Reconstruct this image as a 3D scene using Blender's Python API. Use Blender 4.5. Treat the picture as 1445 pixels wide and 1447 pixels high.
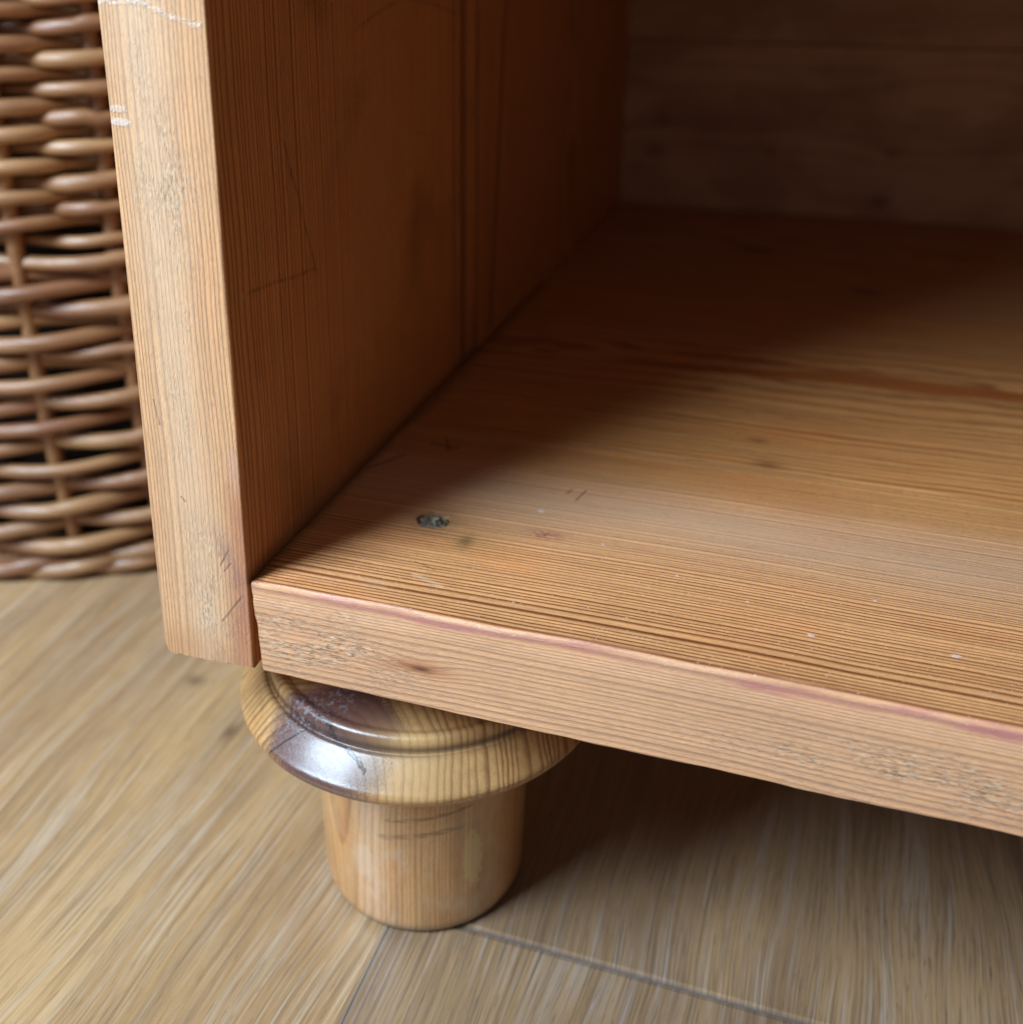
import bpy, bmesh, math, random
from mathutils import Vector, Matrix, noise as mn
random.seed(7)
for o in list(bpy.data.objects): bpy.data.objects.remove(o, do_unlink=True)
SC = bpy.context.scene
COL = SC.collection
ZF = -0.1143                      # floor level; z = 0 is the top of the cabinet's bottom shelf

# ------------------------------------------------------------------ camera
cam = bpy.data.cameras.new('camera'); co = bpy.data.objects.new('camera', cam); COL.objects.link(co)
right = Vector((0.94917352, 0.31472597, 0.00414579)); down = Vector((0.10684242, -0.30977775, -0.94478698)); fwd = Vector((-0.29606473, 0.89720973, -0.32765893))
M = Matrix((right, -down, -fwd)).transposed().to_4x4(); M.translation = Vector((0.12167048, -0.19754532, 0.14080829))
co.matrix_world = M
cam.sensor_fit = 'HORIZONTAL'; cam.sensor_width = 36; cam.lens = 36 * 1547.76 / 1445
cam.shift_x = (722.5 - 671.27) / 1445; cam.shift_y = (473.1 - 723.5) / 1445
cam.clip_start = 0.01; cam.clip_end = 50
cam.dof.use_dof = True; cam.dof.focus_distance = 0.248; cam.dof.aperture_fstop = 10.5
SC.camera = co

# ------------------------------------------------------------------ light
w = bpy.data.worlds.new('World'); SC.world = w; w.use_nodes = True
bg = w.node_tree.nodes['Background']; bg.inputs[0].default_value = (0.95, 0.97, 1.0, 1); bg.inputs[1].default_value = 0.175
la = bpy.data.lights.new('window_light', 'AREA'); la.shape = 'RECTANGLE'; la.size = 0.44; la.size_y = 0.58; la.energy = 33; la.color = (0.66, 0.84, 1.0)
lo = bpy.data.objects.new('window_light', la); COL.objects.link(lo)
lo.location = (-0.52, -0.58, 0.75); lo.rotation_euler = (Vector((0.05, 0.05, 0)) - lo.location).to_track_quat('-Z', 'Y').to_euler()
vs = SC.view_settings; vs.view_transform = 'Standard'; vs.look = 'None'; vs.exposure = 0; vs.gamma = 1

# ------------------------------------------------------------------ node helper
class S:
    def __init__(s, n, k): s.n = n; s.k = k
    def _b(s, op, o): return s.n.m(op, s, o)
    def __add__(s, o): return s._b('ADD', o)
    def __radd__(s, o): return s.n.m('ADD', o, s)
    def __sub__(s, o): return s._b('SUBTRACT', o)
    def __rsub__(s, o): return s.n.m('SUBTRACT', o, s)
    def __mul__(s, o): return s._b('MULTIPLY', o)
    def __rmul__(s, o): return s.n.m('MULTIPLY', o, s)
    def __truediv__(s, o): return s._b('DIVIDE', o)
    def __neg__(s): return s.n.m('MULTIPLY', s, -1.0)
class NB:
    def __init__(s, name):
        s.mat = bpy.data.materials.new(name); s.mat.use_nodes = True; s.t = s.mat.node_tree
        s.b = s.t.nodes['Principled BSDF']
    def new(s, ty): return s.t.nodes.new(ty)
    def put(s, sock, v):
        if isinstance(v, S): s.t.links.new(v.k, sock)
        elif isinstance(v, tuple): sock.default_value = (*v, 1.0) if len(v) == 3 and len(sock.default_value) == 4 else v
        else: sock.default_value = v
    def m(s, op, *a, clamp=False):
        nd = s.new('ShaderNodeMath'); nd.operation = op; nd.use_clamp = clamp
        for i, v in enumerate(a): s.put(nd.inputs[i], v)
        return S(s, nd.outputs[0])
    def vec(s, x, y, z):
        nd = s.new('ShaderNodeCombineXYZ')
        for i, v in enumerate((x, y, z)): s.put(nd.inputs[i], v)
        return S(s, nd.outputs[0])
    def coords(s):
        tc = s.new('ShaderNodeTexCoord'); sp = s.new('ShaderNodeSeparateXYZ'); s.t.links.new(tc.outputs['Object'], sp.inputs[0])
        return [S(s, sp.outputs[i]) * 1000.0 for i in range(3)]
    def noise(s, v, scale=1.0, detail=2.0, rough=0.5, dist=0.0):
        nd = s.new('ShaderNodeTexNoise'); s.put(nd.inputs['Vector'], v); nd.inputs['Scale'].default_value = scale
        nd.inputs['Detail'].default_value = detail; nd.inputs['Roughness'].default_value = rough; nd.inputs['Distortion'].default_value = dist
        return S(s, nd.outputs[0])
    def noise1(s, x, detail=0.0):
        nd = s.new('ShaderNodeTexNoise'); nd.noise_dimensions = '1D'; s.put(nd.inputs['W'], x); nd.inputs['Scale'].default_value = 1; nd.inputs['Detail'].default_value = detail
        return S(s, nd.outputs[0])
    def ss(s, a, b, x):
        nd = s.new('ShaderNodeMapRange'); nd.interpolation_type = 'SMOOTHSTEP'; s.put(nd.inputs[0], x)
        if a <= b: nd.inputs[1].default_value = a; nd.inputs[2].default_value = b
        else:
            nd.inputs[1].default_value = b; nd.inputs[2].default_value = a; nd.inputs[3].default_value = 1; nd.inputs[4].default_value = 0
        return S(s, nd.outputs[0])
    def mix(s, f, a, b, mode='MIX'):
        nd = s.new('ShaderNodeMix'); nd.data_type = 'RGBA'; nd.blend_type = mode; nd.clamp_factor = True
        s.put(nd.inputs[0], f); s.put(nd.inputs[6], a); s.put(nd.inputs[7], b)
        return S(s, nd.outputs[2])
    def scale(s, col, f):
        nd = s.new('ShaderNodeVectorMath'); nd.operation = 'SCALE'; s.put(nd.inputs[0], col); s.put(nd.inputs[3], f)
        return S(s, nd.outputs[0])
    def gauss(s, u, v, cu, cv, su, sv):
        a = (u - cu) / su; b = (v - cv) / sv
        return s.m('POWER', math.e, -(a * a + b * b))
    def seg(s, u, v, u0, v0, u1, v1, wd):
        dx, dy = u1 - u0, v1 - v0; L2 = dx * dx + dy * dy
        t = s.m('ADD', ((u - u0) * dx + (v - v0) * dy) / L2, 0.0, clamp=True)
        a = u - (u0 + t * dx); b = v - (v0 + t * dy)
        return s.ss(wd, wd * 0.3, s.m('SQRT', a * a + b * b))
    def finish(s, col, rough, height=None, strength=0.3, dist=0.0004, spec=0.45, coat=0.0, coat_rough=0.1):
        s.put(s.b.inputs['Base Color'], col); s.put(s.b.inputs['Roughness'], rough)
        s.put(s.b.inputs['Specular IOR Level'], spec)
        s.put(s.b.inputs['Coat Weight'], coat); s.put(s.b.inputs['Coat Roughness'], coat_rough)
        if height is not None:
            bp = s.new('ShaderNodeBump'); bp.inputs['Strength'].default_value = strength; bp.inputs['Distance'].default_value = dist
            s.put(bp.inputs['Height'], height); s.t.links.new(bp.outputs[0], s.b.inputs['Normal'])
        return s.mat

EARLY = (0.70, 0.335, 0.138); LATE = (0.20, 0.058, 0.018)

def pine(name, axis, center, ring, extra=None, early=EARLY, late=LATE, rough=0.43, seed=0.0, wob=1.0, lw=0.9, bump=0.35, spread=1.0, coat=0.0, coat_rough=0.15, irr=0.5):
    """sawn pine: growth rings round an axis, cut by the board; x, y, z in millimetres"""
    n = NB(name); x, y, z = n.coords()
    L, a, b = {'x': (x, y, z), 'y': (y, x, z), 'z': (z, x, y)}[axis]
    c = {'n': n, 'x': x, 'y': y, 'z': z, 'L': L, 'a': a, 'b': b}
    aw = a + (n.noise(n.vec(L * 0.011 + seed, 3.1, b * 0.004), detail=1) - 0.5) * (9.0 * wob)
    bw = b + (n.noise(n.vec(L * 0.011 + seed, 9.7, a * 0.004), detail=1) - 0.5) * (7.0 * wob)
    da = aw - center[0]; db = bw - center[1]
    P = n.m('SQRT', da * da + db * db) / ring
    P = P + (n.noise(n.vec(L * 0.035, a * 0.11 + seed, b * 0.11), detail=2) - 0.5) * (1.1 * wob)
    if extra and 'warp' in extra: P = P + extra['warp'](c)
    P = P + (n.noise1(P * 0.31 + seed) - 0.5) * (irr * 2)
    idn = n.m('FLOOR', P); f = P - idn
    st = 0.45 + 1.0 * n.noise1(idn * 7.31 + seed)
    lat = n.ss(0.34, 0.88, f) * n.ss(1.0, 0.90, f) * st
    c['lat'] = lat
    fib = n.noise(n.vec(L * 0.10, a * 2.6 + seed, b * 2.6), detail=3, rough=0.6)
    fib2 = n.noise(n.vec(L * 0.022, a * 0.5, b * 0.5 + seed), detail=3)
    mott = n.noise(n.vec(L * 0.018 + seed, a * 0.05, b * 0.05), detail=3)
    pore = n.ss(0.64, 0.72, n.noise(n.vec(L * 0.5, a * 4.5 + seed, b * 4.5), detail=1))
    grain = n.noise(n.vec(L * 0.75, a * 5.5 + seed, b * 5.5), detail=2, rough=0.7)
    dash = n.ss(0.60, 0.68, n.noise(n.vec(L * 0.22 + 40.0, a * 3.4 + seed, b * 3.4), detail=2, rough=0.6))
    c['fib'] = fib; c['pore'] = pore; c['mott'] = mott
    col = n.mix(lat * lw, early, late)
    col = n.scale(col, (0.66 + 0.68 * fib2) * (0.80 + 0.40 * fib))
    col = n.mix(n.ss(0.45, 0.75, mott) * 0.45, col, n.mix(1.0, col, (1.08, 0.80, 0.64), 'MULTIPLY'))
    col = n.scale(col, 0.74 + 0.52 * grain)
    col = n.mix(pore * 0.35, col, (0.10, 0.04, 0.015)); col = n.mix(dash * 0.28, col, (0.16, 0.06, 0.022))
    h = lat * 0.25 + fib * 0.45 + grain * 0.6 - pore * 0.35 - dash * 0.3
    rg = rough + (fib - 0.5) * 0.25 + 0.10 * (mott - 0.5)
    c.update(col=col, h=h, rough=rg, spec=0.45)
    if extra and 'marks' in extra: extra['marks'](c)
    return n.finish(c['col'], c['rough'], c['h'], bump, 0.0004, spec=c['spec'], coat=coat, coat_rough=coat_rough)

# ---- the marks each board carries
def scuff(c, mask, u, v, su, sv, dark=0.75):
    """torn fibres: short dark crumbs and frayed ones with their shine painted pale"""
    n = c['n']
    g1 = n.noise(n.vec(u * su, v * sv, 1.7), detail=3, rough=0.65); g2 = n.noise(n.vec(u * su * 0.8 + 31.0, v * sv, 5.2), detail=3, rough=0.65)
    d = n.ss(0.53, 0.60, g1) * mask; l = n.ss(0.52, 0.60, g2) * mask
    c['col'] = n.mix(l * 0.75, c['col'], (0.72, 0.58, 0.42)); c['col'] = n.mix(d * dark, c['col'], (0.07, 0.045, 0.03))  # pale flecks: whitish damage plus the shine of raised fibres, as colour
    c['h'] = c['h'] - d * 1.6 + l * 1.0; c['rough'] = c['rough'] + mask * 0.08

def front_shelf_marks(c):
    n, x, y, z = c['n'], c['x'], c['y'], c['z']
    front = n.ss(1.2, 0.4, y); top = n.ss(-1.4, -0.7, z)
    big = n.noise(n.vec(x * 0.03, y * 0.07, z * 0.1), detail=3)
    # pale worn strip along the front of the top, honey varnish kept behind it
    edge = 79.0 + (n.noise(n.vec(x * 0.03, 0.0, 4.0), detail=1) - 0.5) * 10.0
    keep = n.ss(-2.0, 2.5, y - edge)
    c['col'] = n.mix(keep * 0.8, c['col'], n.mix(1.0, c['col'], (0.78, 0.75, 0.58), 'MULTIPLY'))
    jn = n.ss(100.9, 101.5, y); c['col'] = n.mix(jn * 0.8, c['col'], (0.08, 0.03, 0.01))
    band = n.gauss(x * 0.0 + y, y * 0.0, 62.0, 0.0, 17.0, 1.0) * top
    c['col'] = n.mix(band * (0.28 + 0.4 * big), c['col'], (0.46, 0.30, 0.20)); c['rough'] = c['rough'] + band * 0.03
    # front edge: paler, sanded by use
    c['col'] = n.mix(front * 0.42, c['col'], (0.67, 0.41, 0.265)); c['rough'] = c['rough'] + front * 0.10
    # red polish caught along the arris
    arr = n.m('MULTIPLY', n.ss(1.9, 0.3, n.m('ABSOLUTE', z + 0.5 + (big - 0.5) * 5.0)), n.ss(1.8, 0.7, y))
    arr = arr * n.ss(2.0, 18.0, x) * (0.12 + 1.2 * n.ss(0.36, 0.64, n.noise(n.vec(x * 0.035, z * 0.3, 6.0), detail=4))) * (0.35 + 1.1 * n.ss(0.35, 0.6, c['fib']))
    c['col'] = n.mix(arr * 0.62, c['col'], (0.50, 0.19, 0.165)); c['rough'] = c['rough'] - arr * 0.12
    dl = n.ss(0.9, 0.2, n.m('ABSOLUTE', y - 1.6 - (big - 0.5) * 2.0)) * top * n.ss(30.0, 60.0, x)
    c['col'] = n.mix(dl * 0.55, c['col'], (0.22, 0.06, 0.025))
    # scuffs on the front face
    pn = n.noise(n.vec(x * 0.07, z * 0.14, 2.0), detail=3)
    m1 = n.gauss(x, z, 15.0, -13.0, 15.0, 7.5) * front; m2 = n.gauss(x, z, 150.0, -15.0, 34.0, 6.5) * front; m3 = n.gauss(x, z, 33.0, -15.0, 9.0, 8.0) * front * 0.6
    m = n.m('ADD', (m1 * 1.3 + m2 + m3) * n.ss(0.36, 0.60, pn), front * 0.10, clamp=True)
    scuff(c, m, x, z, 0.55, 3.6)
    # the little eye knot
    k = n.gauss(x, z, 43.0, -13.6, 8.0, 1.7) * front; k2 = n.gauss(x, z, 43.8, -13.9, 2.6, 0.7) * front
    c['col'] = n.mix(k * 0.75, c['col'], (0.36, 0.12, 0.045)); c['col'] = n.mix(k2 * 0.9, c['col'], (0.10, 0.03, 0.02))
    # stains, dents and paint specks on the top
    dirt = n.gauss(x, y, 42.5, 35.0, 2.0, 3.0) * top; c['col'] = n.mix(dirt * 0.8, c['col'], (0.10, 0.055, 0.025))
    halo = n.gauss(x, y, 44.0, 33.0, 9.0, 12.0) * top; c['col'] = n.mix(halo * 0.30, c['col'], (0.30, 0.17, 0.05))
    ring = n.gauss(x, y, 31.0, 43.0, 6.6, 6.6) * top; c['col'] = n.mix(ring * 0.6, c['col'], (0.13, 0.065, 0.025))
    pur = n.gauss(x, y, 61.0, 45.0, 4.5, 2.2) * top * n.ss(0.40, 0.55, n.noise(n.vec(x * 0.8, y * 0.8, 0.0), detail=2)); c['col'] = n.mix(pur * 0.75, c['col'], (0.22, 0.05, 0.055))
    for (u, v, r) in ((56.6, 57.0, 0.9), (127.4, 21.1, 0.8), (157.1, 23.0, 1.0), (76.0, 45.0, 0.5), (96.0, 36.0, 0.45), (113.0, 30.0, 0.5), (141.0, 40.0, 0.45), (88.0, 14.0, 0.35), (62.0, 12.0, 0.4)):
        q = n.ss(0.95, 0.55, n.m('SQRT', (x - u) * (x - u) * 0.6 + (y - v) * (y - v) * 1.6) / r + (n.noise(n.vec(x * 2.0, y * 2.0, 1.0), detail=1) - 0.5) * 1.2) * top; c['col'] = n.mix(q * 0.6, c['col'], (0.70, 0.60, 0.62)); c['h'] = c['h'] + q * 0.5
    for s_ in ((64.0, 66.0, 65.4, 72.5, 0.5), (60.8, 69.0, 61.5, 72.0, 0.4), (2.0, 66.0, 9.0, 78.0, 0.9), (14.0, 88.0, 22.0, 87.0, 1.2), (17.0, 92.0, 20.0, 85.0, 0.7), (34.0, 22.0, 40.0, 20.0, 0.3)):
        q = n.seg(x, y, *s_) * top; c['col'] = n.mix(q * 0.6, c['col'], (0.11, 0.05, 0.02)); c['h'] = c['h'] - q * 1.2
    pale = n.m('ADD', n.seg(x, y, 36.0, 16.0, 44.0, 13.0, 1.0), n.seg(x, y, 12.0, 5.0, 30.0, 8.0, 3.2) * n.ss(0.42, 0.6, big), clamp=True) * top
    c['col'] = n.mix(pale * 0.3, c['col'], (0.70, 0.52, 0.36))
    # dust specks
    sp = n.ss(0.775, 0.80, n.noise(n.vec(x, y, z), scale=1.6, detail=0)) * top; c['col'] = n.mix(sp * 0.5, c['col'], (0.65, 0.55, 0.46))
    # grime against the side panel
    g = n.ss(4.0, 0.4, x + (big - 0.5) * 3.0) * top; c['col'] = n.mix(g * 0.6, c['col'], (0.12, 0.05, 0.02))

def eye_warp(c):
    n = c['n']
    return n.gauss(c['x'], c['z'], 43.0, -13.6, 9.0, 3.6) * 1.5

def mid_shelf_marks(c):
    n, x, y = c['n'], c['x'], c['y']
    c['col'] = n.mix(0.55, c['col'], n.mix(1.0, c['col'], (1.0, 0.88, 0.66), 'MULTIPLY'))
    wv = n.noise(n.vec(x * 0.02, 0.0, 8.0), detail=1)
    yc = 179.0 + n.ss(60.0, 150.0, x) * 7.0 + (wv - 0.5) * 6.0
    wd = n.gauss(x, y * 0.0, 150.0, 0.0, 55.0, 1.0) * 6.5 + 0.9
    d = n.m('ABSOLUTE', y - yc) / wd
    q = n.ss(1.2, 0.55, d) * n.ss(20.0, 70.0, x)
    c['col'] = n.mix(q * 0.85, c['col'], (0.30, 0.075, 0.015))
    for (u, v, r) in ((112.0, 105.5, 3.0), (108.0, 122.0, 2.0), (88.0, 160.0, 3.0)):
        c['col'] = n.mix(n.gauss(x, y, u, v, r * 1.4, r) * 0.6, c['col'], (0.14, 0.05, 0.02))
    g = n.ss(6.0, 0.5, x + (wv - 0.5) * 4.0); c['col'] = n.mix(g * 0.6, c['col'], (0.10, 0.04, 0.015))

def rear_shelf_marks(c):
    n, x, y = c['n'], c['x'], c['y']
    for (u, v, r) in ((88.0, 361.0, 5.0), (60.0, 242.0, 6.0), (140.0, 300.0, 4.0)):
        c['col'] = n.mix(n.gauss(x, y, u, v, r * 2.0, r) * 0.75, c['col'], (0.06, 0.025, 0.012))

def front_panel_marks(c):
    n, x, y, z = c['n'], c['x'], c['y'], c['z']
    front = n.ss(0.9, 0.3, y); inner = n.ss(-0.6, -0.2, x)
    big = n.noise(n.vec(x * 0.10, y * 0.03, z * 0.03), detail=3)
    # front edge rubbed pale along its middle, its sheen painted in as well
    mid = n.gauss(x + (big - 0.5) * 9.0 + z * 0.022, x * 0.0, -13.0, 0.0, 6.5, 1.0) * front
    c['col'] = n.mix(front * 0.38, c['col'], (0.63, 0.39, 0.215)); c['rough'] = c['rough'] + front * 0.10; c['spec'] = front * 0.5 + 0.45
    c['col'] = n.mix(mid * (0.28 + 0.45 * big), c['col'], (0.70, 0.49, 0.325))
    pn = n.noise(n.vec(x * 0.16, z * 0.06, 7.0), detail=3)
    m = (n.gauss(x, z, -8.0, -8.0, 5.0, 14.0) * 1.1 + 0.30 * mid + n.gauss(x, z, -12.0, 95.0, 6.0, 12.0) * 0.8) * n.ss(0.40, 0.62, pn) * front
    scuff(c, n.m('ADD', m, front * 0.06, clamp=True), z, x, 0.55, 3.2, 0.45)
    # plum-red stain at the foot of the front edge
    st = n.ss(-7.5, -1.0, x + (big - 0.5) * 6.0) * n.ss(34.0, 16.0, z) * front
    c['col'] = n.mix(st * 0.62, c['col'], (0.36, 0.115, 0.062))
    pl = n.gauss(x + (z - 2.0) * 0.25, z, -4.0, 2.0, 2.2, 9.0) * front * n.ss(0.35, 0.6, pn); c['col'] = n.mix(pl * 0.6, c['col'], (0.20, 0.085, 0.10))
    bl = n.gauss(x, z, -1.2, 30.0, 1.8, 5.0) * front; c['col'] = n.mix(bl * 0.55, c['col'], (0.50, 0.27, 0.22))
    low = n.ss(-12.0, -23.0, z + (big - 0.5) * 12.0) * front; c['col'] = n.mix(low * 0.45, c['col'], (0.42, 0.19, 0.085))
    for s_ in ((-7.0, 3.2, -4.4, 8.0, 0.35), (-6.0, 2.0, -4.0, 4.5, 0.3), (-7.5, -12.0, -1.5, -4.0, 0.45), (-16.0, 20.0, -15.0, 19.0, 0.4), (-21.0, 44.0, -20.0, 38.0, 0.35)):
        q = n.seg(x, z, *s_) * front; q = q * n.ss(0.3, 0.6, c['fib']); c['col'] = n.mix(q * 0.6, c['col'], (0.12, 0.055, 0.04)); c['h'] = c['h'] - q
    # chipped white filler near the top
    jag = n.noise(n.vec(x * 2.2, z * 0.9, 0.0), detail=3, rough=0.75)
    zc = 131.6 - n.ss(-18.0, 0.0, x) * 4.4 + (big - 0.5) * 1.5
    wq = n.ss(0.55, 0.30, n.m('ABSOLUTE', z - zc) * 0.75 + (jag - 0.5) * 2.3) * n.ss(2.2, 1.2, n.m('ABSOLUTE', z - zc)) * front * n.ss(-0.8, -1.6, x) * (0.25 + 0.75 * n.ss(0.42, 0.58, n.noise(n.vec(x * 0.55, z * 0.8, 9.0), detail=3)))
    w2 = n.ss(0.35, 0.6, n.gauss(x, z, -22.6, 107.2, 3.0, 1.1) + (jag - 0.5) * 1.5) * front
    w3 = n.ss(0.35, 0.6, n.gauss(x, z, -22.8, 110.0, 2.4, 0.9) + (jag - 0.5) * 1.7) * front * 0.7
    wa = n.m('ADD', wq + w2, w3, clamp=True)
    c['col'] = n.mix(wa * 0.38, c['col'], (0.78, 0.75, 0.73)); c['h'] = c['h'] + wa * (0.8 + 2.0 * jag); c['rough'] = c['rough'] + wa * 0.3
    # the inner face: darker, more orange tone, scratches
    c['col'] = n.mix(inner, c['col'], n.mix(1.0, n.mix(0.38, c['col'], (0.50, 0.255, 0.105)), (0.88, 0.69, 0.50), 'MULTIPLY')); c['rough'] = c['rough'] - inner * 0.04
    for s_ in ((29.0, 100.0, 42.3, 66.0, 0.7), (42.3, 66.0, 8.0, 69.0, 0.8), (70.0, 122.0, 105.0, 130.0, 0.9), (105.0, 130.0, 160.0, 122.0, 0.9), (26.0, 112.0, 29.5, 98.0, 0.4)):
        q = n.seg(y + (jag - 0.5) * 1.6 + (big - 0.5) * 5.0, z + (big - 0.5) * 3.0, *s_) * inner * n.ss(0.40, 0.62, c['fib']); c['col'] = n.mix(q * 0.6, c['col'], (0.07, 0.028, 0.012))
    for (u, v, r) in ((28.5, 118.0, 0.8), (27.0, 99.0, 0.6), (6.5, 69.0, 1.0), (22.0, 100.0, 0.6), (40.0, 63.0, 0.8)):
        q = n.ss(1.2, 0.6, n.m('SQRT', (y - u) * (y - u) + (z - v) * (z - v)) / r) * inner; c['col'] = n.mix(q * 0.5, c['col'], (0.40, 0.27, 0.15))
    for (u, wd) in ((157.0, 3.4), (172.5, 1.8), (148.0, 0.9)):
        q = n.ss(1.4, 0.4, n.m('ABSOLUTE', y - u + (big - 0.5) * 4.0) / wd) * inner; c['col'] = n.mix(q * 0.62, c['col'], (0.085, 0.028, 0.010))
    smk = n.ss(0.48, 0.70, n.noise(n.vec(y * 0.018, z * 0.014, 2.0), detail=3, dist=0.6)) * inner; c['col'] = n.mix(smk * 0.45, c['col'], (0.12, 0.045, 0.018))
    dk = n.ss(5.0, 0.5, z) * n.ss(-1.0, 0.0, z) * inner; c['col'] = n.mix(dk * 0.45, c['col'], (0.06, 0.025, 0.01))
def rear_panel_marks(c):
    n, y, z = c['n'], c['y'], c['z']
    c['col'] = n.mix(1.0, c['col'], n.mix(1.0, n.mix(0.3, c['col'], (0.50, 0.255, 0.105)), (0.88, 0.69, 0.50), 'MULTIPLY'))
    q = n.seg(y, z, 190.0, 4.0, 206.0, 126.0, 2.2); c['col'] = n.mix(q * 0.75, c['col'], (0.06, 0.02, 0.01))
    q = n.seg(y, z, 206.0, 126.0, 212.0, 200.0, 2.2); c['col'] = n.mix(q * 0.75, c['col'], (0.06, 0.02, 0.01))
def back_marks(c):
    n, x, z = c['n'], c['x'], c['z']
    bl = n.noise(n.vec(x * 0.02, z * 0.03, 3.0), detail=4, dist=0.5)
    c['col'] = n.mix(0.5, c['col'], n.mix(n.ss(0.35, 0.65, bl), (0.30, 0.16, 0.09), (0.56, 0.34, 0.21)))
    for (u, v, r) in ((22.0, 50.0, 3.0), (20.0, 32.0, 3.0), (146.0, 11.0, 3.5), (85.0, 36.0, 2.0), (150.0, 38.0, 2.5)):
        k = n.gauss(x + (c['mott'] - 0.5) * 8.0, z + (c['fib'] - 0.5) * 6.0, u, v, r * 1.6, r)
        c['col'] = n.mix(k * 0.55, c['col'], (0.05, 0.025, 0.015))

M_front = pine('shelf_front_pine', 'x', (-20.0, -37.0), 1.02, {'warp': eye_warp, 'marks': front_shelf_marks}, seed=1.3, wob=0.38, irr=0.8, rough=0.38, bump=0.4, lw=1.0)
M_mid = pine('shelf_middle_pine', 'x', (185.0, -60.0), 2.3, {'marks': mid_shelf_marks}, early=(0.52, 0.25, 0.095), seed=5.1, wob=1.0, rough=0.34, lw=0.7)
M_rear = pine('shelf_rear_pine', 'x', (380.0, -40.0), 2.6, {'marks': rear_shelf_marks}, early=(0.48, 0.235, 0.095), seed=8.4, wob=1.4, rough=0.36, lw=0.6)
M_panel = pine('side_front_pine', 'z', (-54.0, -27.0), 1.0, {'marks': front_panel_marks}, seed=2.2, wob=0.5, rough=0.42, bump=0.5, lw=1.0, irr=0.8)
M_prear = pine('side_rear_pine', 'z', (-60.0, 320.0), 2.5, {'marks': rear_panel_marks}, early=(0.54, 0.26, 0.10), seed=3.7, wob=1.0, rough=0.38)
M_back = pine('back_pine', 'x', (520.0, 60.0), 2.4, {'marks': back_marks}, early=(0.46, 0.24, 0.12), seed=6.6, wob=0.8, lw=0.45, rough=0.5)

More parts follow.
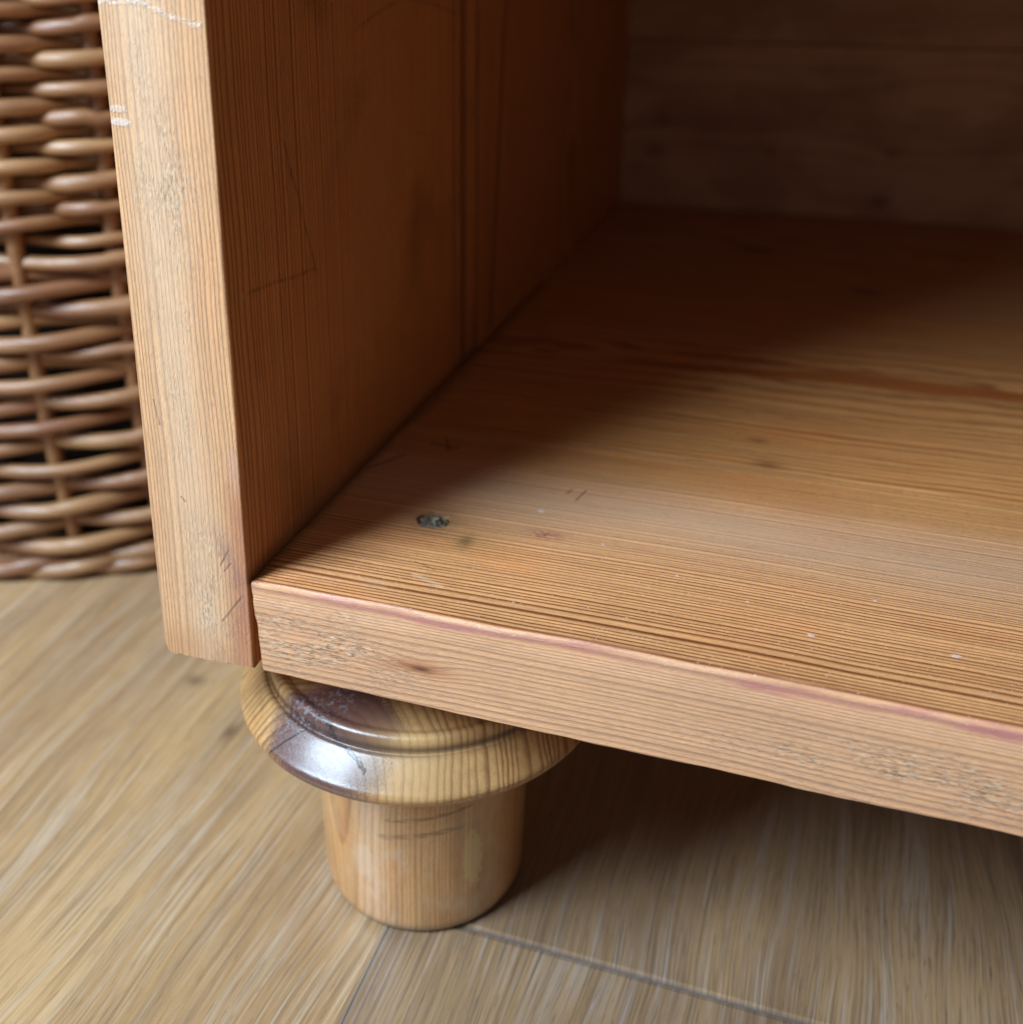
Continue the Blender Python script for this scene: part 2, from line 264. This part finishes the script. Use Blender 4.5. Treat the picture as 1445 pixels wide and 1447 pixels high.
# ---- turned foot
def foot_warp(c):
    n = c['n']
    return n.gauss(c['x'], c['y'], 18.0, 3.0, 16.0, 10.0) * 2.5
def foot_marks(c):
    n, x, y, z = c['n'], c['x'], c['y'], c['z']
    big = n.noise(n.vec(x * 0.09, y * 0.09, z * 0.09), detail=3)
    fine = n.noise(n.vec(x * 0.9, y * 0.9, z * 0.9), detail=3, rough=0.65)
    up = n.ss(-53.5, -51.5, z)
    dx = (x - 19.0) / 17.5; dy = (y - 4.0) / 13.5
    k = n.m('SQRT', dx * dx + dy * dy) + (big - 0.5) * 0.45
    kn = n.ss(1.22, 0.80, k + (c['fib'] - 0.5) * 0.35) * n.ss(-55.5, -53.0, z)
    c['col'] = n.mix(kn * 0.9, c['col'], n.mix(big, (0.040, 0.015, 0.028), (0.10, 0.036, 0.034)))  # dark knot, with the violet halo of the window reflection in its colour
    rim = n.ss(-48.8, -50.4, z) * n.ss(-56.0, -53.5, z); c['col'] = n.mix(rim * 0.55 * (1.0 - kn), c['col'], (0.46, 0.20, 0.05))
    fl = n.gauss(x, y, 40.0, 2.0, 11.0, 9.0) * up; c['col'] = n.mix(fl * 0.6, c['col'], (0.52, 0.32, 0.14))
    # crack across the knot
    wv = (fine - 0.5) * 1.4
    cr = n.m('ADD', n.seg(x + wv, y + wv, 14.0, 5.5, 30.0, -2.2, 0.45), n.seg(x + wv, y, 2.0, 0.5, 13.0, 4.5, 0.3), clamp=True) * n.ss(-52.0, -50.0, z)
    c['col'] = n.mix(cr * 0.9, c['col'], (0.015, 0.01, 0.012)); c['h'] = c['h'] - cr * 3.0
    # grime and dust in the groove
    gv = n.gauss(z, z * 0.0, -41.2, 0.0, 0.9, 1.0)
    c['col'] = n.mix(gv * 0.7, c['col'], (0.035, 0.02, 0.02))
    r = n.m('SQRT', (x - 26.8) * (x - 26.8) + (y - 44.4) * (y - 44.4))
    du = n.m('ADD', n.gauss(x, y, 10.0, 7.5, 8.0, 5.0), n.gauss(x, y, 17.0, 12.5, 4.0, 2.6), clamp=True) * n.ss(0.50, 0.68, fine) * up
    c['col'] = n.mix(du * 0.6, c['col'], (0.27, 0.29, 0.31)); c['rough'] = c['rough'] + du * 0.45; c['h'] = c['h'] + du * 1.2
    # smears and varnish chips on the leg; the chips also paint a pale reflection
    leg = n.ss(-55.0, -58.0, z)
    az = x - 26.8
    sm = n.m('ADD', n.seg(x, z, 26.0, -80.5, 46.0, -77.0, 1.3), n.seg(x, z, 28.0, -74.5, 48.0, -71.0, 0.9), clamp=True) * leg * n.ss(0.35, 0.6, n.noise(n.vec(x * 0.25, z * 1.3, 0.0), detail=3))
    c['col'] = n.mix(sm * 0.6, c['col'], (0.10, 0.055, 0.028))
    ch = n.ss(0.5, 0.62, n.gauss(x, z, 48.5, -90.0, 2.6, 12.0) + (fine - 0.5) * 1.0) * leg; c['col'] = n.mix(ch * 0.7, c['col'], (0.60, 0.44, 0.20)); c['h'] = c['h'] + ch
    c['col'] = n.mix(leg * n.ss(0.5, 0.7, big) * 0.45, c['col'], (0.55, 0.38, 0.25)); am = leg * n.ss(0.40, 0.60, n.noise(n.vec(x * 0.06, y * 0.06, z * 0.02 + 3.0), detail=2)); c['col'] = n.mix(am * 0.5, c['col'], n.mix(1.0, c['col'], (0.95, 0.72, 0.45), 'MULTIPLY'))
    bt = n.ss(-109.5, -113.2, z); c['col'] = n.mix(bt * 0.6, c['col'], (0.12, 0.07, 0.04))
    # nicks on the rim
    nk = n.ss(0.62, 0.70, n.noise(n.vec(x * 0.85, y * 0.3, z * 0.35), detail=1)) * n.ss(-49.0, -50.2, z) * n.ss(-54.5, -53.0, z) * n.ss(36.0, 44.0, x)
    c['col'] = n.mix(nk * 0.7, c['col'], (0.55, 0.48, 0.38)); c['h'] = c['h'] - nk * 1.5
    c['rough'] = c['rough'] + leg * 0.10 - kn * 0.10
M_foot = pine('turned_pine', 'z', (14.0, -10.0), 1.9, {'warp': foot_warp, 'marks': foot_marks}, early=(0.45, 0.25, 0.095), late=(0.15, 0.06, 0.022), seed=4.4, wob=0.9, lw=0.75, rough=0.34, bump=0.25, coat=0.5, coat_rough=0.21, irr=0.8)
M_leg = pine('turned_leg_pine', 'z', (-30.0, -60.0), 1.05, {'marks': foot_marks}, early=(0.54, 0.305, 0.135), late=(0.29, 0.13, 0.048), seed=9.2, wob=0.35, lw=0.6, rough=0.32, bump=0.12, coat=0.85, coat_rough=0.17, irr=0.6)

# ---- floor
def floor_material():
    n = NB('oak_laminate'); x, y, z = n.coords()
    oi = n.new('ShaderNodeObjectInfo'); r = S(n, oi.outputs['Random'])
    xo = x + r * 900.0; yo = y + r * 3000.0
    sway = (n.noise(n.vec(xo * 0.010, yo * 0.004, 0.0), detail=2) - 0.5) * 40.0
    u = xo + sway
    broad = n.noise(n.vec(u * 0.030, yo * 0.003, 1.0), detail=2, rough=0.5)
    mid = n.noise(n.vec(u * 0.20, yo * 0.005, 2.0), detail=3, rough=0.6)
    fine = n.noise(n.vec(u * 0.95, yo * 0.010, 3.0), detail=4, rough=0.7)
    hair = n.noise(n.vec(u * 2.6, yo * 0.035, 5.0), detail=3, rough=0.65)
    area = n.noise(n.vec(xo * 0.014, yo * 0.010, 4.0), detail=2)
    tick = n.noise(n.vec(u * 2.0, yo * 0.11, 6.0), detail=2)
    col = n.mix(n.ss(0.36, 0.64, broad), (0.35, 0.20, 0.092), (0.51, 0.305, 0.135))
    col = n.mix(n.ss(0.48, 0.68, mid) * 0.45, col, (0.25, 0.155, 0.085))
    col = n.mix(n.ss(0.50, 0.34, mid) * 0.26, col, (0.52, 0.44, 0.35))
    am = 0.30 + 0.50 * n.ss(0.38, 0.62, area)
    col = n.mix(n.ss(0.50, 0.62, fine) * am * 0.75, col, (0.19, 0.12, 0.070))
    col = n.mix(n.ss(0.46, 0.36, fine) * am * 0.58, col, (0.56, 0.51, 0.47))  # pale streaks, greyed to put the floor's bluish sheen into the colour
    col = n.mix(n.ss(0.52, 0.60, hair) * 0.46, col, (0.17, 0.105, 0.062)); col = n.mix(n.ss(0.45, 0.36, hair) * 0.25, col, (0.56, 0.47, 0.36))
    dash = n.ss(0.62, 0.70, tick); col = n.mix(dash * 0.45, col, (0.12, 0.08, 0.05))
    spc = 1.0 - S(n, oi.outputs['Alpha'])
    col = n.mix(n.gauss(x, y, 157.0, 664.0, 2.0, 4.0) * 0.7 * spc, col, (0.08, 0.05, 0.03))
    col = n.mix(n.gauss(x, y, 130.0, 685.0, 4.0, 3.0) * 0.6 * spc, col, (0.08, 0.05, 0.03))
    ed = n.m('MINIMUM', n.m('MINIMUM', x, 240.0 - x), n.m('MINIMUM', y, 1220.0 - y))
    col = n.mix(n.ss(0.95, 0.50, ed + (hair - 0.5) * 1.2) * 0.45, col, (0.17, 0.17, 0.17))
    h = mid * -0.3 + fine * -0.6 - dash * 0.4 - hair * 0.4
    tint = S(n, oi.outputs['Color']); col = n.mix(1.0, col, tint, 'MULTIPLY')
    return n.finish(col, 0.33 + (fine - 0.5) * 0.25, h, 0.25, 0.0005, spec=0.75)
M_floor = floor_material()
def plain(name, col, rough=0.6):
    n = NB(name); x, y, z = n.coords(); q = n.noise(n.vec(x, y, z), scale=0.4, detail=3)
    return n.finish(n.scale(n.mix(0.0, col, col), 0.7 + 0.6 * q), rough, q, 0.3)
M_sub = plain('joint_dust', (0.25, 0.27, 0.29)); M_putty = None
def putty():
    n = NB('old_putty'); x, y, z = n.coords(); q = n.noise(n.vec(x, y, z), scale=1.1, detail=3, rough=0.7)
    col = n.mix(n.ss(0.42, 0.62, q), (0.075, 0.05, 0.03), (0.27, 0.23, 0.155))
    col = n.mix(n.ss(0.9, 0.5, n.m('SQRT', (x - 31.8) * (x - 31.8) + (y - 43.2) * (y - 43.2))), col, (0.45, 0.42, 0.33))
    return n.finish(col, 0.8, q, 0.8, 0.001)
M_putty = putty()
def willow():
    n = NB('buff_willow'); x, y, z = n.coords(); oi = n.new('ShaderNodeObjectInfo'); r = S(n, oi.outputs['Random'])
    t = n.noise(n.vec(x * 0.02 + r * 50.0, y * 0.02, z * 0.06 + r * 90.0), detail=3)
    f = n.noise(n.vec(x * 0.06, y * 0.06, z * 1.2 + r * 40.0), detail=3)
    col = n.mix(r, (0.20, 0.075, 0.028), (0.37, 0.195, 0.08))
    col = n.mix(n.ss(0.38, 0.66, t) * 0.75, col, (0.17, 0.06, 0.024))
    col = n.scale(col, 0.7 + 0.6 * f)
    return n.finish(col, 0.42 + (f - 0.5) * 0.3, f, 0.45, 0.0010, spec=0.6)
M_willow = willow()

# ------------------------------------------------------------------ mesh helpers
def link(name, me, mat, parent=None, loc=(0, 0, 0)):
    o = bpy.data.objects.new(name, me); COL.objects.link(o); o.location = loc
    if mat: me.materials.append(mat)
    if parent: o.parent = parent
    return o
def smooth(me, ang=35):
    for p in me.polygons: p.use_smooth = True
    me.set_sharp_from_angle(angle=math.radians(ang))
def rrect(a0, a1, b0, b1, r, step=None, seg=4):
    """rounded rectangle outline, counter-clockwise, with support points; r may be four radii"""
    rs = r if isinstance(r, (list, tuple)) else [r] * 4
    cs = [(a0, b0, math.pi), (a1, b0, 1.5 * math.pi), (a1, b1, 0), (a0, b1, 0.5 * math.pi)]
    sg = [(1, 1), (-1, 1), (-1, -1), (1, -1)]; pts = []
    for (a, b, t0), (sa, sb), rr in zip(cs, sg, rs):
        for k in range(seg + 1):
            t = t0 + k / seg * math.pi / 2
            pts.append((a + sa * rr + rr * math.cos(t), b + sb * rr + rr * math.sin(t)))
    out = []
    for i, p in enumerate(pts):
        q = pts[(i + 1) % len(pts)]; d = math.hypot(q[0] - p[0], q[1] - p[1]); out.append(p)
        if d > 0.003:
            e = 0.0004 / d; ts = [e, 1 - e]
            if step:
                m = max(1, int(d / step)); ts = sorted(set(ts + [j / m for j in range(1, m)]))
            for t in ts: out.append((p[0] + (q[0] - p[0]) * t, p[1] + (q[1] - p[1]) * t))
    return out
def board(name, mat, parent, axis, poly, stations, fn=None, loc=(0, 0, -ZF)):
    """sweep an outline along an axis; fn(x, y, z) nudges each point"""
    bm = bmesh.new(); rings = []
    for s in stations:
        rg = []
        for a, b in poly:
            v = {'x': (s, a, b), 'y': (a, s, b), 'z': (a, b, s)}[axis]
            if fn: v = fn(*v)
            rg.append(bm.verts.new(v))
        rings.append(rg)
    k = len(poly)
    for r0, r1 in zip(rings, rings[1:]):
        for i in range(k): bm.faces.new((r0[i], r0[(i + 1) % k], r1[(i + 1) % k], r1[i]))
    bm.faces.new(rings[0]); bm.faces.new(rings[-1])
    bmesh.ops.recalc_face_normals(bm, faces=bm.faces)
    me = bpy.data.meshes.new(name); bm.to_mesh(me); bm.free(); smooth(me)
    return link(name, me, mat, parent, loc)
def lin(a, b, st):
    m = max(1, int(abs(b - a) / st)); return [a + (b - a) * i / m for i in range(m + 1)]
def nz(x, y=0.0, z=0.0): return mn.noise(Vector((x, y, z)))

# ------------------------------------------------------------------ floor
bm = bmesh.new(); bmesh.ops.create_cube(bm, size=1, matrix=Matrix.Translation((0.1, 0.3, ZF - 0.012)) @ Matrix.Diagonal((4.0, 4.0, 0.02, 1)))
me = bpy.data.meshes.new('floor'); bm.to_mesh(me); bm.free(); floor = link('floor', me, M_sub)
floor['kind'] = 'structure'; floor['label'] = 'oak effect laminate floor under the cabinet and basket'; floor['category'] = 'floor'
PW, PL = 0.240, 1.22
def plank_mesh():
    bm = bmesh.new(); e = 0.0007; h = 0.0004
    prof = [(0, -h), (e, -0.0003), (2.2 * e, 0)]
    g = 0.0001
    def ring(d, z): return [bm.verts.new(p) for p in ((g + d, g + d, z), (PW - g - d, g + d, z), (PW - g - d, PL - g - d, z), (g + d, PL - g - d, z))]
    rs = [ring(0, -0.004)] + [ring(d, z) for d, z in prof]
    for a, b in zip(rs, rs[1:]):
        for i in range(4): bm.faces.new((a[i], a[(i + 1) % 4], b[(i + 1) % 4], b[i]))
    bm.faces.new(rs[-1]); bmesh.ops.recalc_face_normals(bm, faces=bm.faces)
    me = bpy.data.meshes.new('floor_plank'); bm.to_mesh(me); bm.free(); me.materials.append(M_floor); return me
pm = plank_mesh()
offs = {0: 0.0235, -1: 0.63, 1: 0.44, -2: 0.25, 2: 0.83}
for k in range(-9, 10):
    y0 = offs.get(k, (k * 0.37) % PL)
    for j in (-2, -1, 0, 1):
        if y0 + j * PL > 2.1 or y0 + (j + 1) * PL < -1.6: continue
        o = bpy.data.objects.new('floor_plank', pm); COL.objects.link(o); o.parent = floor
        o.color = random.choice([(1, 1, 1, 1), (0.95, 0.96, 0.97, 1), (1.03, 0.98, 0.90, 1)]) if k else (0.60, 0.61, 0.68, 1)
        if k == -1: o.color = (0.98, 0.98, 0.98, 0)
        o.location = (0.0262 + k * PW, y0 + j * PL, ZF)

# ------------------------------------------------------------------ cabinet
cab = bpy.data.objects.new('pine_cabinet', None); COL.objects.link(cab); cab.location = (0, 0, ZF)
cab['label'] = 'open old pine cabinet with worn front edges standing on a turned bun foot'; cab['category'] = 'cabinet'
W, D, TH, T, H = 0.62, 0.4496, 0.0253, 0.024, 0.225

def shelf_front(x, y, z):
    if y < 0.02:
        k = 1 - y / 0.02
        if z > -0.012:
            t = min(max(x / 0.19, 0), 1)
            z += 0.0014 * math.sin(math.pi * t) ** 0.8 * k * (z + 0.012) / 0.012
            if z > -0.004:
                wv = nz(x * 26, 3.0) * 0.0011 + nz(x * 70, 1.0) * 0.0004
                z += wv * k; y += (0.0004 + wv * 0.6) * max(0, 1 - y / 0.004)
        if z < -0.020: z += (nz(x * 40, 7.0) * 0.0004 + nz(x * 160, 2.0) * 0.0002) * k - 0.0002 * math.sin(x * 30) * k
        y += nz(x * 20, z * 80, 4.0) * 0.00018 * max(0, 1 - y / 0.003)
    if x < 0.004 and z < 0.001:                       # broken, sloping left end
        x += 0.0004 * (0.5 + nz(y * 130, 3.0)) 
        d = max(0.0, -z) / T
        x += 0.0003 + 0.0025 * d ** 0.8 + (nz(y * 300, z * 420, 2.0) * 0.0005 + nz(y * 90, z * 160, 5.0) * 0.0004) * min(1, d * 4)
    return (x, y, z)
poly = rrect(0, 0.1018, -T, 0, [0.0005, 0.0002, 0.0003, 0.0012], step=0.0012, seg=5)
sf = board('shelf_board', M_front, cab, 'x', poly, [0, 0.0004] + lin(0.002, 0.24, 0.002) + lin(0.25, W - 0.0004, 0.02), shelf_front)
sf['label'] = 'front shelf board with worn pinkish front edge and a filled screw hole'
# screw hole bored through the top
bm = bmesh.new(); bmesh.ops.create_cone(bm, cap_ends=True, segments=28, radius1=0.0038, radius2=0.0050, depth=0.006, matrix=Matrix.Translation((0.031, 0.043, -0.001)))
for v in bm.verts:
    k = 1 + nz(v.co.x * 400, v.co.y * 400, 3) * 0.14; v.co.x = 0.031 + (v.co.x - 0.031) * k; v.co.y = 0.043 + (v.co.y - 0.043) * k
me = bpy.data.meshes.new('cut'); bm.to_mesh(me); bm.free(); cut = link('cut', me, None, None); cut.location = (0, 0, 0)
sf.parent = None; sf.location = (0, 0, 0)
md = sf.modifiers.new('hole', 'BOOLEAN'); md.object = cut; md.operation = 'DIFFERENCE'; md.solver = 'EXACT'
dg = bpy.context.evaluated_depsgraph_get(); nm = bpy.data.meshes.new_from_object(sf.evaluated_get(dg)); sf.modifiers.clear()
sf.data = nm; sf.parent = cab; sf.location = (0, 0, -ZF); bpy.data.objects.remove(cut)
bm = bmesh.new(); bmesh.ops.create_icosphere(bm, subdivisions=4, radius=1)
for v in bm.verts:
    c = v.co.copy(); r = 0.0047 * (1 + 0.1 * nz(c.x * 2, c.y * 2, c.z * 2))
    hgt = 0.0008 * nz(c.x * 3.1, c.y * 3.1, 1) + 0.0007 * nz(c.x * 7, c.y * 7, 4) + (0.0011 if math.hypot(c.x - 0.15, c.y) < 0.28 else 0)
    v.co = (0.031 + c.x * r, 0.043 + c.y * r, -0.0017 + c.z * 0.0012 + hgt)
me = bpy.data.meshes.new('screw_filler'); bm.to_mesh(me); bm.free(); smooth(me, 60); link('screw_filler', me, M_putty, sf)
def tiny(x, y, z): return (x, y, z + nz(x * 12, y * 12, 8) * 0.00015)
board('shelf_board', M_mid, cab, 'x', rrect(0.10205, 0.268, -T, 0, [0.0002, 0.0002, 0.0005, 0.0004]), [0.0005] + lin(0.01, W - 0.0004, 0.03), tiny)
board('shelf_board', M_rear, cab, 'x', rrect(0.26825, D - 0.0005, -T, -0.0002, [0.0002, 0.0002, 0.0005, 0.0005]), [0.0005] + lin(0.01, W - 0.0004, 0.03), tiny)

def panel_fn(x, y, z):
    if z < -0.021:
        k = (-0.021 - z) / 0.003
        e = nz(x * 260, y * 260, 1) * 0.0006 + nz(x * 700, y * 700, 2) * 0.0005
        if y > 0.004: e *= 0.3
        z += e * k + 0.0008 * k * (x + TH) / TH - 0.0006 * k
        if x < -0.0225 and y < 0.01: x += 0.0009 * k
    if y < 0.003:
        y += nz(x * 60, z * 16, 3) * 0.00015 * (1 - y / 0.003)
        if x > -0.004: x += (nz(z * 30, 2.0) * 0.00035 + nz(z * 110, 5.0) * 0.00012) * (1 - y / 0.003)
        if x < -0.021: x += nz(z * 24, 6.0) * 0.0004 * (1 - y / 0.003)
    return (x, y, z)
zs = [-T, -T + 0.0005, -T + 0.0012] + lin(-0.021, 0.15, 0.003) + lin(0.16, H - 0.0002, 0.02)
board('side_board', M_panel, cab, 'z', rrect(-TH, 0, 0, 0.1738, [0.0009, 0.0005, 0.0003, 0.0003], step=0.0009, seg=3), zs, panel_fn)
board('side_board', M_prear, cab, 'z', rrect(-TH, -0.0001, 0.1741, D, [0.0003, 0.0004, 0.0003, 0.0003]), lin(-T, H, 0.04))
board('side_panel', M_prear, cab, 'z', rrect(W, W + TH, 0, D, 0.0008), lin(-T, H, 0.04))
board('back_board', M_back, cab, 'x', rrect(D + 0.0003, D + 0.012, 0.0012, 0.0950, [0.0003, 0.0003, 0.0003, 0.0007]), lin(-0.02, W + 0.02, 0.05))
board('back_board', M_back, cab, 'x', rrect(D + 0.0003, D + 0.012, 0.0955, H, [0.0003, 0.0003, 0.0003, 0.0007]), lin(-0.02, W + 0.02, 0.05))
board('back_board', M_back, cab, 'x', rrect(D + 0.0003, D + 0.012, -T, 0.0008, 0.0003), lin(-0.02, W + 0.02, 0.05))
board('cabinet_top', M_rear, cab, 'x', rrect(0.0, D + 0.012, H + 0.0004, H + 0.024, 0.003), lin(-TH, W + TH, 0.05))

# turned foot: leg and collar, cut as lathe profiles
FX, FY = 0.0268, 0.0444
def lathe(name, prof, mat, parent, seg=128, loc=(0, 0, 0), rough=0.0):
    bm = bmesh.new(); rings = []
    for r, z in prof:
        rings.append([bm.verts.new((FX + r * math.cos(2 * math.pi * i / seg), FY + r * math.sin(2 * math.pi * i / seg), z)) for i in range(seg)])
    for a, b in zip(rings, rings[1:]):
        for i in range(seg): bm.faces.new((a[i], a[(i + 1) % seg], b[(i + 1) % seg], b[i]))
    bm.faces.new(rings[0]); bm.faces.new(rings[-1]); bmesh.ops.recalc_face_normals(bm, faces=bm.faces)
    for v in bm.verts:
        k = nz(v.co.x * 60, v.co.y * 60, v.co.z * 60) * rough; d = Vector((v.co.x - FX, v.co.y - FY, 0)); v.co += d * k
    me = bpy.data.meshes.new(name); bm.to_mesh(me); bm.free(); smooth(me, 50)
    return link(name, me, mat, parent, loc)
def spline(pts, m=6):
    out = []
    for i in range(len(pts) - 1):
        p0, p1, p2, p3 = pts[max(i - 1, 0)], pts[i], pts[i + 1], pts[min(i + 2, len(pts) - 1)]
        for k in range(m):
            t = k / m
            out.append(tuple(0.5 * (2 * b + (c - a) * t + (2 * a - 5 * b + 4 * c - d) * t * t + (3 * b - a - 3 * c + d) * t ** 3) for a, b, c, d in zip(p0, p1, p2, p3)))
    out.append(pts[-1]); return out
mm = lambda L: [(a / 1000, b / 1000) for a, b in L]
leg_prof = spline(mm([(25.6, -114.3), (27.4, -114.0), (28.6, -112.6), (29.1, -109.5), (29.4, -100), (29.8, -88), (30.4, -75), (31.1, -64), (31.6, -58.6), (31.8, -56.4)]))
collar_prof = spline(mm([(32.0, -57.6), (33.2, -56.8), (36.0, -56.2), (42.0, -55.0), (46.0, -53.4), (48.6, -52.2), (49.8, -50.8), (50.2, -49.4), (49.8, -48.4), (49.0, -47.5), (47.2, -45.5), (45.2, -43.4), (43.8, -42.1), (43.0, -42.0), (42.5, -42.2), (42.1, -41.2), (42.0, -39.6), (41.4, -38.4), (40.2, -37.9), (38.8, -38.3), (37.4, -38.6), (33.0, -37.4), (28.0, -35.2), (24.5, -31.0), (24.0, -24.3)]), 5)
def make_foot():
    f = lathe('foot', leg_prof, M_leg, cab, loc=(0, 0, -ZF), rough=0.006)
    c = lathe('collar', collar_prof, M_foot, f, rough=0.004)
    return f, c
f, c = make_foot()
for dx, dy, rz in ((W - 2 * FX + 0.0, 0, 0), (0, D - 2 * FY, 0), (W - 2 * FX, D - 2 * FY, 0)):
    f2 = f.copy(); COL.objects.link(f2); f2.parent = cab; f2.location = (dx, dy, -ZF)
    c2 = c.copy(); COL.objects.link(c2); c2.parent = f2

# ------------------------------------------------------------------ wicker basket
BR = 0.170; BC = Vector((-0.170 - 0.45 * BR, 0.141 + 0.89 * BR, ZF))
bk = bpy.data.objects.new('wicker_basket', None); COL.objects.link(bk); bk.location = BC
bk['label'] = 'round brown willow wicker basket standing on the floor left of the cabinet'; bk['category'] = 'basket'
NS = 30; A0 = math.atan2(-0.89, 0.45)      # the side that faces the camera
def rad(h): return BR - 0.006 * max(0, 1 - h / 0.09) ** 2 + 0.010 * (h / 0.3) ** 2
DA = 2 * math.pi / NS
def lean(h): return 0.010 * max(0, 1 - h / 0.17) ** 1.4 / BR + 0.002 / BR
STK = (26.0 / 1000) / BR
def tube(name, pts, radii, mat, parent, closed=True, sides=7):
    bm = bmesh.new(); rings = []; m = len(pts)
    for i, p in enumerate(pts):
        if closed: d = pts[(i + 1) % m] - pts[i - 1]
        else: d = pts[min(i + 1, m - 1)] - pts[max(i - 1, 0)]
        d.normalize(); up = Vector((0, 0, 1)) if abs(d.z) < 0.8 else Vector((BC.x, BC.y, 0)) - Vector((0, 0, 0))
        if abs(d.z) >= 0.8: up = Vector((p.x, p.y, 0))
        u = d.cross(up).normalized(); v = u.cross(d).normalized(); r = radii[i] if isinstance(radii, list) else radii
        rings.append([bm.verts.new(p + (u * math.cos(2 * math.pi * k / sides) + v * math.sin(2 * math.pi * k / sides)) * r) for k in range(sides)])
    for i in range(m if closed else m - 1):
        a, b = rings[i], rings[(i + 1) % m]
        for k in range(sides): bm.faces.new((a[k], a[(k + 1) % sides], b[(k + 1) % sides], b[k]))
    if not closed: bm.faces.new(rings[0]); bm.faces.new(rings[-1])
    bmesh.ops.recalc_face_normals(bm, faces=bm.faces)
    me = bpy.data.meshes.new(name); bm.to_mesh(me); bm.free(); smooth(me, 60)
    return link(name, me, mat, parent)
def pol(a, r, h): return Vector((r * math.cos(a), r * math.sin(a), h))
HT = 0.440
for s in range(NS):
    a = A0 + STK + s * DA; pts = []; rr = []
    for i in range(44):
        h = 0.004 + (HT - 0.004) * i / 43; pts.append(pol(a + lean(h) + nz(s * 3.1, h * 8) * 0.012, rad(h), h)); rr.append(0.0034 + 0.0003 * nz(s, h * 20))
    tube('stake', pts, rr, M_willow, bk, False, 8)
ZW = 0.1485
def weaver(h, kind, ph, rr):
    pts = []; rs = []; m = NS * 10; sd = random.random() * 50; dr = random.uniform(-0.0011, 0.0011)
    for i in range(m):
        t = i / m * NS; a = A0 + STK + t * DA
        if kind == 2: k = math.cos(math.pi * (t + ph)); off = 0.0058 * (1 if k > 0 else -1) * abs(k) ** 0.75; dz = 0.0010 * math.cos(math.pi * (t + ph) - 0.9)
        else: k = math.cos(2 * math.pi * (t + ph) / 3); off = 0.0016 + 0.0050 * k; dz = 0.0016 * math.sin(2 * math.pi * (t + ph) / 3)
        hh = h + dz + dr + 0.0018 * nz(t * 0.7, sd)
        pts.append(pol(a + lean(hh), rad(hh) + off + 0.0006 * nz(t, sd, 3), hh)); rs.append(rr * (1 + 0.22 * nz(t * 0.35, sd, 7) + 0.06 * nz(t * 2.0, sd, 2)))
    tube('weaver', pts, rs, M_willow, bk, True, 8)
h = 0.012; i = 0
while h < ZW - 0.002:
    weaver(h, 3, (i * 1.0) % 3 + random.uniform(-0.12, 0.12), random.uniform(0.0028, 0.0037)); h += 0.0062; i += 1
h = ZW + 0.003; i = 0
while h < HT - 0.006:
    weaver(h, 2, i % 2 + random.uniform(-0.06, 0.06), random.uniform(0.0025, 0.0033)); h += 0.0056; i += 1
for j in range(3):                                  # foot border and rim, plaited rods
    for hh, r0 in ((0.005, 0.0036), (HT, 0.0045)):
        pts = []; m = NS * 10
        for q in range(m):
            t = q / m * NS; a = A0 + t * DA; ph = 2 * math.pi * (t / 2.5 + j / 3)
            pts.append(pol(a, rad(hh) + 0.002 + 0.0045 * math.cos(ph), hh + (0.0042 if hh > 0.1 else 0.0022) * math.sin(ph) + 0.001))
        tube('border_rod', pts, r0, M_willow, bk, True, 8)
bm = bmesh.new(); bmesh.ops.create_cone(bm, cap_ends=True, segments=64, radius1=BR - 0.012, radius2=BR - 0.012, depth=0.006, matrix=Matrix.Translation((0, 0, 0.012)))
me = bpy.data.meshes.new('basket_base'); bm.to_mesh(me); bm.free(); link('basket_base', me, M_willow, bk)
bm = bmesh.new(); bmesh.ops.create_uvsphere(bm, u_segments=64, v_segments=12, radius=1, matrix=Matrix.Translation((0, 0, HT + 0.004)) @ Matrix.Diagonal((rad(HT) + 0.004, rad(HT) + 0.004, 0.02, 1)))  # unseen lid, added to keep light from falling into the basket
me = bpy.data.meshes.new('light_block_lid'); bm.to_mesh(me); bm.free(); smooth(me, 60); link('light_block_lid', me, M_willow, bk)
M_block = plain('light_block_dark', (0.022, 0.014, 0.010), 0.9)
bm = bmesh.new(); bmesh.ops.create_cone(bm, cap_ends=False, segments=96, radius1=BR - 0.018, radius2=BR - 0.006, depth=HT - 0.02, matrix=Matrix.Translation((0, 0, HT / 2)))  # dark sleeve added inside so the gaps in the weave stay black
me = bpy.data.meshes.new('light_block_lining'); bm.to_mesh(me); bm.free(); smooth(me); link('light_block_lining', me, M_block, bk)
